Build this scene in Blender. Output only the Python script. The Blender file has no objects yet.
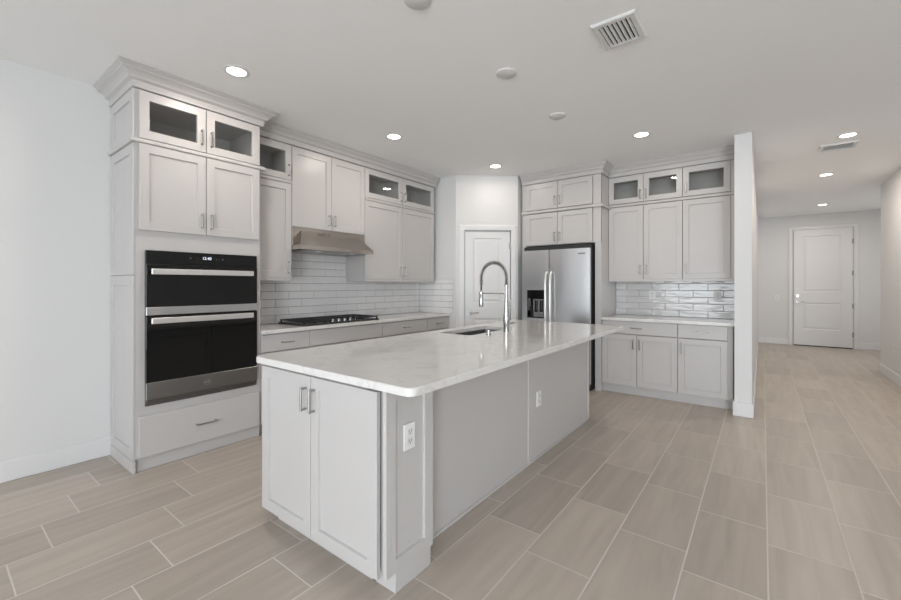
import bpy, bmesh, math, random
from mathutils import Vector, Matrix
random.seed(7)
SC = bpy.context.scene
COL = SC.collection
PI = math.pi

# ------------------------------------------------------------------ camera
cam_d = bpy.data.cameras.new('camera')
cam = bpy.data.objects.new('camera', cam_d)
COL.objects.link(cam)
cam_d.sensor_fit = 'HORIZONTAL'
cam_d.sensor_width = 36.0
cam_d.lens = 407.342 / 901 * 36.0
cam_d.shift_y = -(300 - 284.688) / 901
cam_d.clip_start = 0.05
cam.location = (0, 0, 1.318)
cam.rotation_euler = (PI / 2, 0, math.radians(37.452))
SC.camera = cam

# ------------------------------------------------------------------ world, daylight, exposure
world = bpy.data.worlds.new('daylight_sky')
SC.world = world
world.use_nodes = True
world.node_tree.nodes['Background'].inputs[0].default_value = (0.75, 0.86, 1.0, 1)


def area(name, loc, rot, sx, sy, power, color):
    d = bpy.data.lights.new(name, 'AREA')
    d.shape = 'RECTANGLE'
    d.size = sx
    d.size_y = sy
    d.energy = power
    d.color = color
    o = bpy.data.objects.new(name, d)
    o.location = loc
    o.rotation_euler = rot
    COL.objects.link(o)
    return o


P_A, P_B, P_C, P_D, WORLD = 110, 345, 8, 11, 0.3
# daylight standing in the three openings of the great room behind the camera
area('window_and_fill_light', (-1.25, -4.75, 1.25), (PI / 2, 0, 0), 3.3, 2.3, P_A, (0.895, 0.948, 1.0))
area('window_and_fill_light', (2.9, -4.75, 1.25), (PI / 2, 0, 0), 2.4, 2.3, P_B, (0.895, 0.948, 1.0))
area('window_and_fill_light', (5.25, -0.5, 1.45), (PI / 2, 0, PI / 2), 3.0, 1.9, P_C, (0.95, 0.97, 1.0))
# fill light in an added, unseen foyer window, to brighten the far hall
area('window_and_fill_light', (2.8, 10.2, 1.45), (PI / 2, 0, PI / 2), 1.7, 1.7, P_D, (0.95, 0.97, 1.0))
CAN_POWER, HALL_POWER = 7.0, 11.5
LENS = 8.0
world.node_tree.nodes['Background'].inputs[1].default_value = WORLD
CAN_COLOR = (1.0, 0.89, 0.79)
SC.view_settings.view_transform = 'Standard'
SC.view_settings.look = 'None'
SC.view_settings.exposure = 0.06
SC.view_settings.gamma = 1.0
SC.view_settings.use_curve_mapping = False


# ------------------------------------------------------------------ materials
def mat(name, col, rough=0.5, metal=0.0, spec=0.5, emit=None, estr=0.0, coat=0.0):
    m = bpy.data.materials.new(name)
    m.use_nodes = True
    b = m.node_tree.nodes['Principled BSDF']
    b.inputs['Base Color'].default_value = (*col, 1)
    b.inputs['Roughness'].default_value = rough
    b.inputs['Metallic'].default_value = metal
    b.inputs['Specular IOR Level'].default_value = spec
    b.inputs['Coat Weight'].default_value = coat
    if emit:
        b.inputs['Emission Color'].default_value = (*emit, 1)
        b.inputs['Emission Strength'].default_value = estr
    return m


def nn(m, t, **kw):
    n = m.node_tree.nodes.new(t)
    for k, v in kw.items():
        setattr(n, k, v)
    return n


def lk(m, a, b):
    m.node_tree.links.new(a, b)


def bsdf(m):
    return m.node_tree.nodes['Principled BSDF']


def add_bump(m, scale, strength, dist=0.002, stretch=(1, 1, 1), detail=3):
    tc = nn(m, 'ShaderNodeTexCoord')
    mp = nn(m, 'ShaderNodeMapping')
    mp.inputs['Scale'].default_value = stretch
    nz = nn(m, 'ShaderNodeTexNoise')
    nz.inputs['Scale'].default_value = scale
    nz.inputs['Detail'].default_value = detail
    bp = nn(m, 'ShaderNodeBump')
    bp.inputs['Strength'].default_value = strength
    bp.inputs['Distance'].default_value = dist
    lk(m, tc.outputs['Object'], mp.inputs[0])
    lk(m, mp.outputs[0], nz.inputs['Vector'])
    lk(m, nz.outputs['Fac'], bp.inputs['Height'])
    lk(m, bp.outputs[0], bsdf(m).inputs['Normal'])
    return nz


def add_tint(m, c1, c2, scale, stretch=(1, 1, 1), detail=2):
    tc = nn(m, 'ShaderNodeTexCoord')
    mp = nn(m, 'ShaderNodeMapping')
    mp.inputs['Scale'].default_value = stretch
    nz = nn(m, 'ShaderNodeTexNoise')
    nz.inputs['Scale'].default_value = scale
    nz.inputs['Detail'].default_value = detail
    mx = nn(m, 'ShaderNodeMix', data_type='RGBA')
    mx.inputs[6].default_value = (*c1, 1)
    mx.inputs[7].default_value = (*c2, 1)
    lk(m, tc.outputs['Object'], mp.inputs[0])
    lk(m, mp.outputs[0], nz.inputs['Vector'])
    lk(m, nz.outputs['Fac'], mx.inputs[0])
    lk(m, mx.outputs[2], bsdf(m).inputs['Base Color'])


M = {}
M['wall'] = mat('wall_paint', (0.71, 0.71, 0.705), 0.65, spec=0.3)
add_bump(M['wall'], 160, 0.08, 0.002)
M['ceiling'] = mat('ceiling_paint', (0.92, 0.92, 0.92), 0.8, spec=0.2)
add_bump(M['ceiling'], 70, 0.25, 0.004)
M['trim'] = mat('trim_enamel', (0.74, 0.74, 0.74), 0.35)
M['cab'] = mat('cabinet_paint', (0.60, 0.585, 0.57), 0.32)
add_tint(M['cab'], (0.53, 0.515, 0.505), (0.545, 0.53, 0.52), 3)
M['cab_in'] = mat('cabinet_interior', (0.42, 0.40, 0.385), 0.5)
M['nickel'] = mat('satin_nickel', (0.42, 0.41, 0.40), 0.30, 1.0)
M['chrome'] = mat('brushed_chrome', (0.48, 0.48, 0.48), 0.2, 1.0)
M['steel'] = mat('stainless_steel', (0.60, 0.60, 0.605), 0.30, 1.0)
add_bump(M['steel'], 30, 0.05, 0.001, (1, 1, 60), 2)
M['steel_v'] = mat('stainless_fridge_skin', (0.63, 0.635, 0.65), 0.27, 1.0)
add_bump(M['steel_v'], 30, 0.05, 0.001, (60, 60, 1), 2)
M['oven_steel'] = mat('oven_stainless', (0.36, 0.355, 0.35), 0.33, 1.0)
M['hood'] = mat('hood_stainless', (0.52, 0.475, 0.43), 0.18, 1.0)
add_bump(M['hood'], 30, 0.05, 0.001, (1, 1, 60), 2)
M['sink_steel'] = mat('sink_stainless', (0.33, 0.33, 0.33), 0.33, 1.0)
M['bar'] = mat('polished_handle_steel', (0.84, 0.83, 0.81), 0.36, 0.9)
M['black_glass'] = mat('black_glass', (0.006, 0.006, 0.006), 0.04, spec=0.45)
M['black'] = mat('black_enamel', (0.012, 0.012, 0.012), 0.35)
M['iron'] = mat('cast_iron', (0.015, 0.015, 0.016), 0.55)
M['dark'] = mat('dark_part_and_shade', (0.02, 0.02, 0.021), 0.6)  # dark parts, and painted shade in vent ducts and above the fridge
M['dark_grey'] = mat('dark_grey_plastic', (0.10, 0.10, 0.10), 0.4)
M['plastic'] = mat('white_plastic', (0.80, 0.80, 0.79), 0.35)
M['plastic_dim'] = mat('off_white_plastic', (0.70, 0.70, 0.69), 0.4)
M['display'] = mat('clock_glow', (0.1, 0.1, 0.1), 0.4, emit=(0.75, 0.85, 1.0), estr=1.6)
M['lens'] = mat('lamp_lens', (0.9, 0.9, 0.9), 0.4, emit=(1.0, 0.93, 0.83), estr=LENS)
M['grout'] = mat('tile_grout', (0.26, 0.256, 0.25), 0.8)
M['grout_light'] = mat('light_tile_grout', (0.40, 0.395, 0.39), 0.8)
M['tile_wavy'] = mat('wavy_glazed_tile', (0.64, 0.635, 0.625), 0.08, spec=1.0)
M['tile'] = mat('glazed_tile', (0.78, 0.775, 0.77), 0.12, spec=0.5)
add_bump(M['tile'], 4.5, 1.0, 0.003, (1.2, 1.2, 3.2), 2)
add_bump(M['tile_wavy'], 5.5, 1.0, 0.006, (1.2, 1.2, 3.4), 2)
M['cap'] = mat('cover_paint', (0.70, 0.70, 0.695), 0.6)

# clear glass that still lets light through
g = bpy.data.materials.new('cabinet_glass')
g.use_nodes = True
g.node_tree.nodes.remove(g.node_tree.nodes['Principled BSDF'])
tr = nn(g, 'ShaderNodeBsdfTransparent')
tr.inputs[0].default_value = (0.93, 0.935, 0.93, 1)
gl = nn(g, 'ShaderNodeBsdfGlossy')
gl.inputs['Roughness'].default_value = 0.02
lw = nn(g, 'ShaderNodeLayerWeight')
pw = nn(g, 'ShaderNodeMath', operation='POWER')
pw.inputs[1].default_value = 5.0
lk(g, lw.outputs['Facing'], pw.inputs[0])
fr = nn(g, 'ShaderNodeMath', operation='MULTIPLY_ADD', use_clamp=True)
fr.inputs[1].default_value = 0.96
fr.inputs[2].default_value = 0.04
lk(g, pw.outputs[0], fr.inputs[0])
mxs = nn(g, 'ShaderNodeMixShader')
lk(g, fr.outputs[0], mxs.inputs[0])
lk(g, tr.outputs[0], mxs.inputs[1])
lk(g, gl.outputs[0], mxs.inputs[2])
lk(g, mxs.outputs[0], g.node_tree.nodes['Material Output'].inputs[0])
M['glass'] = g


def quartz():
    m = mat('white_quartz', (0.74, 0.73, 0.71), 0.09, spec=0.5)
    tc = nn(m, 'ShaderNodeTexCoord')
    w = nn(m, 'ShaderNodeTexNoise')
    w.inputs['Scale'].default_value = 2.2
    w.inputs['Detail'].default_value = 6
    w.inputs['Distortion'].default_value = 1.4
    s = nn(m, 'ShaderNodeMath', operation='SUBTRACT')
    s.inputs[1].default_value = 0.5
    a = nn(m, 'ShaderNodeMath', operation='ABSOLUTE')
    r = nn(m, 'ShaderNodeMapRange')
    r.inputs[1].default_value = 0.0
    r.inputs[2].default_value = 0.022
    n2 = nn(m, 'ShaderNodeTexNoise')
    n2.inputs['Scale'].default_value = 9
    n2.inputs['Detail'].default_value = 5
    r2 = nn(m, 'ShaderNodeMapRange')
    r2.inputs[1].default_value = 0.35
    r2.inputs[2].default_value = 0.7
    r2.inputs[3].default_value = 0.0
    r2.inputs[4].default_value = 0.35
    ad = nn(m, 'ShaderNodeMath', operation='SUBTRACT', use_clamp=True)
    mx = nn(m, 'ShaderNodeMix', data_type='RGBA')
    mx.inputs[6].default_value = (0.66, 0.65, 0.635, 1)
    mx.inputs[7].default_value = (0.74, 0.73, 0.71, 1)
    lk(m, tc.outputs['Object'], w.inputs['Vector'])
    lk(m, tc.outputs['Object'], n2.inputs['Vector'])
    lk(m, w.outputs['Fac'], s.inputs[0])
    lk(m, s.outputs[0], a.inputs[0])
    lk(m, a.outputs[0], r.inputs[0])
    lk(m, n2.outputs['Fac'], r2.inputs[0])
    lk(m, r.outputs[0], ad.inputs[0])
    lk(m, r2.outputs[0], ad.inputs[1])
    lk(m, ad.outputs[0], mx.inputs[0])
    lk(m, mx.outputs[2], bsdf(m).inputs['Base Color'])
    return m


M['quartz'] = quartz()


def floor_mat():
    m = mat('floor_tile', (0.4, 0.35, 0.3), 0.34, spec=0.4)
    PX, PY, SH, X0, Y0, G = 0.316, 0.632, 0.158, 0.02, 2.62, 0.0034
    geo = nn(m, 'ShaderNodeNewGeometry')
    sep = nn(m, 'ShaderNodeSeparateXYZ')
    lk(m, geo.outputs['Position'], sep.inputs[0])

    def mth(op, a, b=None, c=None):
        n = nn(m, 'ShaderNodeMath', operation=op)
        for i, v in enumerate((a, b, c)):
            if v is None:
                continue
            if isinstance(v, (int, float)):
                n.inputs[i].default_value = v
            else:
                lk(m, v, n.inputs[i])
        return n.outputs[0]

    xs = mth('DIVIDE', mth('SUBTRACT', sep.outputs[0], X0), PX)
    col = mth('FLOOR', xs)
    fx = mth('SUBTRACT', xs, col)
    ys = mth('DIVIDE', mth('ADD', mth('SUBTRACT', sep.outputs[1], Y0), mth('MULTIPLY', col, SH)), PY)
    row = mth('FLOOR', ys)
    fy = mth('SUBTRACT', ys, row)
    dx = mth('MULTIPLY', mth('MINIMUM', fx, mth('SUBTRACT', 1.0, fx)), PX)
    dy = mth('MULTIPLY', mth('MINIMUM', fy, mth('SUBTRACT', 1.0, fy)), PY)
    d = mth('MINIMUM', dx, dy)
    mr = nn(m, 'ShaderNodeMapRange')
    mr.inputs[1].default_value = G * 0.75
    mr.inputs[2].default_value = G * 1.25
    lk(m, d, mr.inputs[0])
    cmb = nn(m, 'ShaderNodeCombineXYZ')
    lk(m, col, cmb.inputs[0])
    lk(m, row, cmb.inputs[1])
    wn = nn(m, 'ShaderNodeTexWhiteNoise')
    lk(m, cmb.outputs[0], wn.inputs['Vector'])
    # streaks along the tile, shifted per tile
    cv = nn(m, 'ShaderNodeCombineXYZ')
    lk(m, mth('MULTIPLY', sep.outputs[0], 16.0), cv.inputs[0])
    lk(m, mth('MULTIPLY', sep.outputs[1], 1.3), cv.inputs[1])
    lk(m, mth('MULTIPLY', wn.outputs['Value'], 37.0), cv.inputs[2])
    ns = nn(m, 'ShaderNodeTexNoise')
    ns.inputs['Scale'].default_value = 1.0
    ns.inputs['Detail'].default_value = 4
    ns.inputs['Distortion'].default_value = 0.6
    lk(m, cv.outputs[0], ns.inputs['Vector'])
    mx = nn(m, 'ShaderNodeMix', data_type='RGBA')
    mx.inputs[6].default_value = (0.40, 0.345, 0.295, 1)
    mx.inputs[7].default_value = (0.53, 0.465, 0.402, 1)
    mr2 = nn(m, 'ShaderNodeMapRange')
    mr2.inputs[1].default_value = 0.2
    mr2.inputs[2].default_value = 0.8
    lk(m, ns.outputs['Fac'], mr2.inputs[0])
    lk(m, mr2.outputs[0], mx.inputs[0])
    hs = nn(m, 'ShaderNodeHueSaturation')
    lk(m, mx.outputs[2], hs.inputs['Color'])
    vr = nn(m, 'ShaderNodeMapRange')
    vr.inputs[3].default_value = 0.90
    vr.inputs[4].default_value = 1.08
    lk(m, wn.outputs['Value'], vr.inputs[0])
    lk(m, vr.outputs[0], hs.inputs['Value'])
    mg = nn(m, 'ShaderNodeMix', data_type='RGBA')
    mg.inputs[6].default_value = (0.64, 0.60, 0.55, 1)
    lk(m, mr.outputs[0], mg.inputs[0])
    lk(m, hs.outputs[0], mg.inputs[7])
    lk(m, mg.outputs[2], bsdf(m).inputs['Base Color'])
    rr = nn(m, 'ShaderNodeMapRange')
    rr.inputs[3].default_value = 0.8
    rr.inputs[4].default_value = 0.36
    lk(m, mr.outputs[0], rr.inputs[0])
    lk(m, rr.outputs[0], bsdf(m).inputs['Roughness'])
    bp = nn(m, 'ShaderNodeBump')
    bp.inputs['Strength'].default_value = 0.4
    bp.inputs['Distance'].default_value = 0.002
    lk(m, mr.outputs[0], bp.inputs['Height'])
    lk(m, bp.outputs[0], bsdf(m).inputs['Normal'])
    return m


M['floor'] = floor_mat()


# ------------------------------------------------------------------ mesh helpers
def bx(bm, x0, x1, y0, y1, z0, z1, bev=0.0):
    r = bmesh.ops.create_cube(bm, size=1)
    vs = r['verts']
    for v in vs:
        v.co = Vector(((x0 + x1) / 2 + v.co.x * abs(x1 - x0), (y0 + y1) / 2 + v.co.y * abs(y1 - y0), (z0 + z1) / 2 + v.co.z * abs(z1 - z0)))
    if bev > 0:
        es = list({e for v in vs for e in v.link_edges})
        bmesh.ops.bevel(bm, geom=es, offset=bev, segments=1, profile=0.5, affect='EDGES')
    return bm


def box(*a):
    return bx(bmesh.new(), *a)


def cyl(bm, p0, p1, r0, r1=None, n=20):
    p0, p1 = Vector(p0), Vector(p1)
    r1 = r0 if r1 is None else r1
    d = (p1 - p0)
    q = d.to_track_quat('Z', 'Y').to_matrix().to_4x4()
    bmesh.ops.create_cone(bm, cap_ends=True, segments=n, radius1=r0, radius2=r1, depth=d.length,
                          matrix=Matrix.Translation((p0 + p1) / 2) @ q)
    return bm


def lathe(bm, prof, n=32, mat4=Matrix.Identity(4)):
    rings = []
    for r, z in prof:
        rings.append([bm.verts.new(mat4 @ Vector((r * math.cos(2 * PI * i / n), r * math.sin(2 * PI * i / n), z))) for i in range(n)])
    for a, b in zip(rings, rings[1:]):
        for i in range(n):
            j = (i + 1) % n
            bm.faces.new((a[i], a[j], b[j], b[i]))
    for ring in (rings[0], rings[-1]):
        bm.faces.new(ring)
    bmesh.ops.recalc_face_normals(bm, faces=bm.faces)
    return bm


def tube(bm, pts, rad, n=10):
    pts = [Vector(p) for p in pts]
    rings = []
    up = None
    for i, p in enumerate(pts):
        t = (pts[min(i + 1, len(pts) - 1)] - pts[max(i - 1, 0)]).normalized()
        if up is None:
            up = t.orthogonal().normalized()
        up = (up - t * up.dot(t)).normalized()
        s = t.cross(up)
        r = rad(i / (len(pts) - 1)) if callable(rad) else rad
        rings.append([bm.verts.new(p + r * (math.cos(2 * PI * k / n) * up + math.sin(2 * PI * k / n) * s)) for k in range(n)])
    for a, b in zip(rings, rings[1:]):
        for i in range(n):
            j = (i + 1) % n
            bm.faces.new((a[i], a[j], b[j], b[i]))
    bm.faces.new(rings[0])
    bm.faces.new(rings[-1])
    bmesh.ops.recalc_face_normals(bm, faces=bm.faces)
    return bm


def loops(bm, ls, cap_first=True, cap_last=True):
    """skin consecutive loops (equal length lists of points)"""
    vl = [[bm.verts.new(p) for p in l] for l in ls]
    for a, b in zip(vl, vl[1:]):
        n = len(a)
        for i in range(n):
            j = (i + 1) % n
            bm.faces.new((a[i], a[j], b[j], b[i]))
    if cap_first:
        bm.faces.new(vl[0])
    if cap_last:
        bm.faces.new(vl[-1])
    bmesh.ops.recalc_face_normals(bm, faces=bm.faces)
    return bm


def rect(x0, x1, z0, z1, y):
    return [(x0, y, z0), (x1, y, z0), (x1, y, z1), (x0, y, z1)]


def obj(name, bm, m, parent=None, loc=(0, 0, 0), smooth=False):
    me = bpy.data.meshes.new(name)
    bmesh.ops.recalc_face_normals(bm, faces=bm.faces)
    bm.to_mesh(me)
    bm.free()
    me.materials.append(M[m] if isinstance(m, str) else m)
    o = bpy.data.objects.new(name, me)
    COL.objects.link(o)
    o.location = loc
    if parent:
        o.parent = parent
    if smooth:
        for p in me.polygons:
            p.use_smooth = True
        e = o.modifiers.new('edge_split', 'EDGE_SPLIT')
        e.split_angle = math.radians(38)
    return o


def tag(o, label, cat, group=None):
    o['label'] = label
    o['category'] = cat
    if group:
        o['group'] = group
    return o


def thing(name, label, cat, loc=(0, 0, 0), rz=0.0, group=None):
    o = bpy.data.objects.new(name, None)
    o.empty_display_size = 0.1
    COL.objects.link(o)
    o.location = loc
    o.rotation_euler = (0, 0, rz)
    return tag(o, label, cat, group)


def struct(name, bm, m, parent=None, smooth=False, loc=(0, 0, 0)):
    o = obj(name, bm, m, parent, loc, smooth)
    if not parent:
        o['kind'] = 'structure'
    return o


def dup(root, loc, label=None):
    r = root.copy()
    COL.objects.link(r)
    r.location = loc
    if label:
        r['label'] = label
    for ch in list(root.children):
        c = ch.copy()
        COL.objects.link(c)
        c.parent = r
        for g2 in ch.children:
            d = g2.copy()
            COL.objects.link(d)
            d.parent = c
    return r


UX = -3.69      # front of the left wall uppers
LEFT, RIGHT = PI / 2, 0.0     # facing +X (left wall run), facing -Y (fridge wall run)


# ------------------------------------------------------------------ cabinet parts (local: x width, -y outwards, z up)
def shaker(w, h, t=0.02, rail=0.06, rec=0.012, ch=0.003, glass=False):
    bm = bmesh.new()
    e = 0.0015
    i2 = rail + ch
    ls = [rect(0, w, 0, h, 0), rect(0, w, 0, h, -t + e), rect(e, w - e, e, h - e, -t),
          rect(rail, w - rail, rail, h - rail, -t), rect(i2, w - i2, i2, h - i2, -t + rec)]
    if glass:
        ls.append(rect(i2, w - i2, i2, h - i2, 0))
        loops(bm, ls + [ls[0]], False, False)
        bmesh.ops.remove_doubles(bm, verts=bm.verts, dist=1e-6)
    else:
        loops(bm, ls)
    return bm


def slab(w, h, t=0.02):
    e = 0.003
    return loops(bmesh.new(), [rect(0, w, 0, h, 0), rect(0, w, 0, h, -t + e), rect(e, w - e, e, h - e, -t)])


def pull_bm(L=0.128, vertical=True):
    bm = bmesh.new()
    a = L / 2
    if vertical:
        bx(bm, -0.0055, 0.0055, -0.036, -0.026, -a, a, 0.002)
        for s in (-1, 1):
            bx(bm, -0.005, 0.005, -0.028, 0.0, s * (a - 0.008) - 0.005, s * (a - 0.008) + 0.005)
    else:
        bx(bm, -a, a, -0.036, -0.026, -0.0055, 0.0055, 0.002)
        for s in (-1, 1):
            bx(bm, s * (a - 0.008) - 0.005, s * (a - 0.008) + 0.005, -0.028, 0.0, -0.005, 0.005)
    return bm


def pull(parent, x, z, vertical=True, t=0.02, L=0.118):
    return obj('door_handle' if vertical else 'drawer_pull', pull_bm(L, vertical), 'nickel', parent, (x, -t, z))


def door(root, x0, x1, z0, z1, handle=None, glass=False, rail=0.06, y=-0.002, hz=None, gap=0.0026, tilt=0.0):
    """handle: 'l' or 'r' side, hz: centre height of the handle measured from door bottom"""
    w, h = x1 - x0 - 2 * gap, z1 - z0
    d = obj('glass_door' if glass else 'cabinet_door', shaker(w, h, rail=rail, glass=glass), 'cab', root, (x0 + gap, y, z0))
    if glass:
        r = rail + 0.002
        obj('glass_pane', box(r, w - r, -0.009, -0.005, r, h - r), 'glass', d).rotation_euler = (math.radians(tilt), 0, 0)
    if handle:
        pull(d, 0.032 if handle == 'l' else w - 0.032, hz if hz is not None else 0.10)
    return d


def drawer(root, x0, x1, z0, z1, y=-0.002, px=None, handle=True, L=0.118):
    w = x1 - x0 - 0.0052
    d = obj('drawer_front', slab(w, z1 - z0), 'cab', root, (x0 + 0.0026, y, z0))
    if handle:
        pull(d, px if px is not None else w / 2, (z1 - z0) / 2, False, L=L)
    return d


def carcass(w, dep, z0, z1, shelves=(), front=0.0, s=0.018):
    bm = bmesh.new()
    bx(bm, 0, s, front, dep, z0, z1)
    bx(bm, w - s, w, front, dep, z0, z1)
    bx(bm, s, w - s, dep - 0.012, dep, z0, z1)
    for z in (z0, z1 - s) + tuple(shelves):
        bx(bm, s, w - s, front, dep - 0.012, z, z + s)
    return bm


def sweep(path, prof):
    """path: [((x,y),(mx,my))...], prof: closed list of (offset, z)"""
    ls = [[(p[0] + m_[0] * o, p[1] + m_[1] * o, z) for o, z in prof] for p, m_ in path]
    return loops(bmesh.new(), ls)


CEIL = 2.825


def crown_prof(k=1.0, top=CEIL - 0.001, base=2.692):
    h = top - base
    pts = [(0.020, 0.0), (0.024, 0.02), (0.024, 0.36), (0.034, 0.40), (0.044, 0.44), (0.050, 0.55), (0.064, 0.66),
           (0.076, 0.72), (0.080, 0.74), (0.080, 0.82), (0.092, 0.90), (0.098, 0.95), (0.098, 1.0)]
    out = [(-0.012, base)]
    out += [(o * (1 if o < 0.03 else 1 + (k - 1) * (o - 0.03) / 0.068), base + f * h) for o, f in pts]
    out += [(-0.012, top)]
    return out


# ================================================================== STRUCTURE
WX = -4.02      # kitchen left wall face
WY = 5.77       # fridge wall face
struct('floor', box(-4.3, 5.4, -4.7, 12.0, -0.12, 0.0), 'floor')
struct('ceiling', box(-4.3, 5.4, -4.7, 12.0, CEIL, CEIL + 0.1), 'ceiling')
struct('wall_left', box(WX - 0.12, WX, -4.62, 4.495, 0, CEIL), 'wall')
struct('wall_kitchen', box(-2.69, -0.225, WY, WY + 0.12, 0, CEIL), 'wall')
struct('wall_return', box(WX - 0.12, -3.352, 4.495, 4.61, 0, CEIL), 'wall')
struct('wall_nook', box(-2.80, -2.69, 5.05, WY + 0.12, 0, CEIL), 'wall')
struct('wall_partition', box(-0.225, -0.083, 5.002, 11.65, 0, CEIL), 'wall')
struct('wall_entry', box(-0.225, 2.72, 11.65, 11.8, 0, CEIL), 'wall')
bm = box(1.415, 1.56, 6.2, 8.82, 0, CEIL)
bx(bm, 1.56, 5.12, 6.2, 6.34, 0, CEIL)
struct('wall_right', bm, 'wall')
bm = box(2.6, 2.72, 8.7, 9.3, 0, CEIL)
bx(bm, 2.6, 2.72, 11.1, 11.65, 0, CEIL)
bx(bm, 2.6, 2.72, 9.3, 11.1, 0, 0.55)
bx(bm, 2.6, 2.72, 9.3, 11.1, 2.35, CEIL)
bx(bm, 1.56, 2.6, 8.7, 8.82, 0, CEIL)
struct('wall_foyer', bm, 'wall')
# great room behind the camera: back wall and side wall with their openings
bm = bmesh.new()
for x0, x1 in ((-4.14, -2.9), (0.4, 1.7), (4.1, 5.12)):
    bx(bm, x0, x1, -4.62, -4.5, 0, CEIL)
for x0, x1 in ((-2.9, 0.4), (1.7, 4.1)):
    bx(bm, x0, x1, -4.62, -4.5, 2.42, CEIL)
struct('wall_back', bm, 'wall')
bm = bmesh.new()
bx(bm, 5.0, 5.12, -4.5, -2.0, 0, CEIL)
bx(bm, 5.0, 5.12, 1.0, 6.2, 0, CEIL)
bx(bm, 5.0, 5.12, -2.0, 1.0, 0, 0.5)
bx(bm, 5.0, 5.12, -2.0, 1.0, 2.42, CEIL)
struct('wall_side', bm, 'wall')


def window(name, x0, x1, z0, z1, y, n, rot=False):
    bm = bmesh.new()
    f = 0.05

    def b(a0, a1, c0, c1):
        if rot:
            bx(bm, y - 0.03, y + 0.03, a0, a1, c0, c1)
        else:
            bx(bm, a0, a1, y - 0.03, y + 0.03, c0, c1)
    b(x0, x1, z0, z0 + f)
    b(x0, x1, z1 - f, z1)
    for i in range(n + 1):
        c = x0 + f / 2 + (x1 - x0 - f) * i / n
        b(c - f / 2, c + f / 2, z0 + f, z1 - f)
    struct(name, bm, 'trim')


window('window_1', -2.9, 0.4, 0.0, 2.42, -4.56, 3)
window('window_2', 1.7, 4.1, 0.0, 2.42, -4.56, 2)
window('window_3', -2.0, 1.0, 0.5, 2.42, 5.06, 2, True)
window('added_foyer_window', 9.3, 11.1, 0.55, 2.35, 2.66, 2, True)  # added foyer window, out of view, framing the hall fill light

# pantry wall on the diagonal, with the door opening
PA, PB = Vector((-3.352, 4.495)), Vector((-2.691, 5.043))
PT = (PB - PA).normalized()
PANG = math.atan2(PT.y, PT.x)
PL = (PB - PA).length
bm = box(0.0, 0.120, 0.0, 0.115, 0, CEIL)
bx(bm, 0.764, PL, 0.0, 0.115, 0, CEIL)
bx(bm, 0.120, 0.764, 0.0, 0.115, 2.064, CEIL)
o = struct('wall_pantry', bm, 'wall', loc=(PA.x, PA.y, 0))
o.rotation_euler = (0, 0, PANG)


def panel_door(w, h, t, panels):
    """slab with raised and fielded panels; front at y=-t"""
    bm = bmesh.new()
    loops(bm, [rect(0, w, 0, h, 0), rect(0, w, 0, h, -t)], True, False)
    xs = [0, panels[0][0], panels[0][1], w]
    zs = [0]
    for p in panels:
        zs += [p[2], p[3]]
    zs.append(h)
    for i in range(3):
        for j in range(len(zs) - 1):
            if i == 1 and j % 2 == 1:
                x0, x1, z0, z1 = xs[1], xs[2], zs[j], zs[j + 1]
                ls = [rect(x0, x1, z0, z1, -t)]
                for ins, y in ((0.012, -t + 0.008), (0.022, -t + 0.009), (0.05, -t + 0.003)):
                    ls.append(rect(x0 + ins, x1 - ins, z0 + ins, z1 - ins, y))
                loops(bm, ls, False, True)
            else:
                bm.faces.new([bm.verts.new(p) for p in rect(xs[i], xs[i + 1], zs[j], zs[j + 1], -t)])
    bmesh.ops.remove_doubles(bm, verts=bm.verts, dist=1e-5)
    return bm


def casing(x0, x1, zt, w, y0, t=0.018):
    """three sided casing around an opening x0..x1, height zt, standing proud of y0 by t"""
    bm = bmesh.new()
    prof = [(0.0, 0.0), (0.0, -t * 0.7), (0.012, -t), (w - 0.02, -t), (w, -t * 0.6), (w, 0.0)]
    ls = []
    for (px, pz, mx, mz) in ((x0, 0.0, -1, 0), (x0, zt, -1, 1), (x1, zt, 1, 1), (x1, 0.0, 1, 0)):
        ls.append([(px + mx * o_, y0 + y, pz + mz * o_) for o_, y in prof])
    return loops(bm, ls)


def lever(parent, x, z, y, direction=1):
    bm = bmesh.new()
    cyl(bm, (x, y, z), (x, y - 0.012, z), 0.03, 0.027, 24)
    cyl(bm, (x, y - 0.01, z), (x, y - 0.05, z), 0.011, 0.010, 16)
    tube(bm, [(x, y - 0.048, z), (x + direction * 0.03, y - 0.052, z), (x + direction * 0.11, y - 0.05, z + 0.002)], lambda f: 0.0105 - 0.003 * f)
    return obj('door_handle', bm, 'nickel', parent, smooth=True)


def hinge(parent, x, z, y):
    bm = cyl(bmesh.new(), (x, y, z - 0.048), (x, y, z + 0.048), 0.0075, n=12)
    cyl(bm, (x, y, z + 0.048), (x, y, z + 0.056), 0.005, n=10)
    bx(bm, x - 0.022, x - 0.003, y + 0.004, y + 0.0065, z - 0.045, z + 0.045)
    return obj('hinge', bm, 'nickel', parent, smooth=True)


d1 = struct('door_1', panel_door(0.622, 2.046, 0.035, [(0.115, 0.507, 0.24, 0.845), (0.115, 0.507, 1.06, 1.955)]), 'trim')
d1.location = (PA.x + PT.x * 0.130 - PT.y * 0.04, PA.y + PT.y * 0.130 + PT.x * 0.04, 0.008)
d1.rotation_euler = (0, 0, PANG)
lever(d1, 0.075, 0.925, -0.035, 1)
for z in (0.25, 1.05, 1.85):
    hinge(d1, 0.627, z, -0.041)
cs = struct('trim_1', casing(0.120, 0.764, 2.064, 0.078, -0.0005), 'trim', loc=(PA.x, PA.y, 0))
cs.rotation_euler = (0, 0, PANG)

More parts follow.
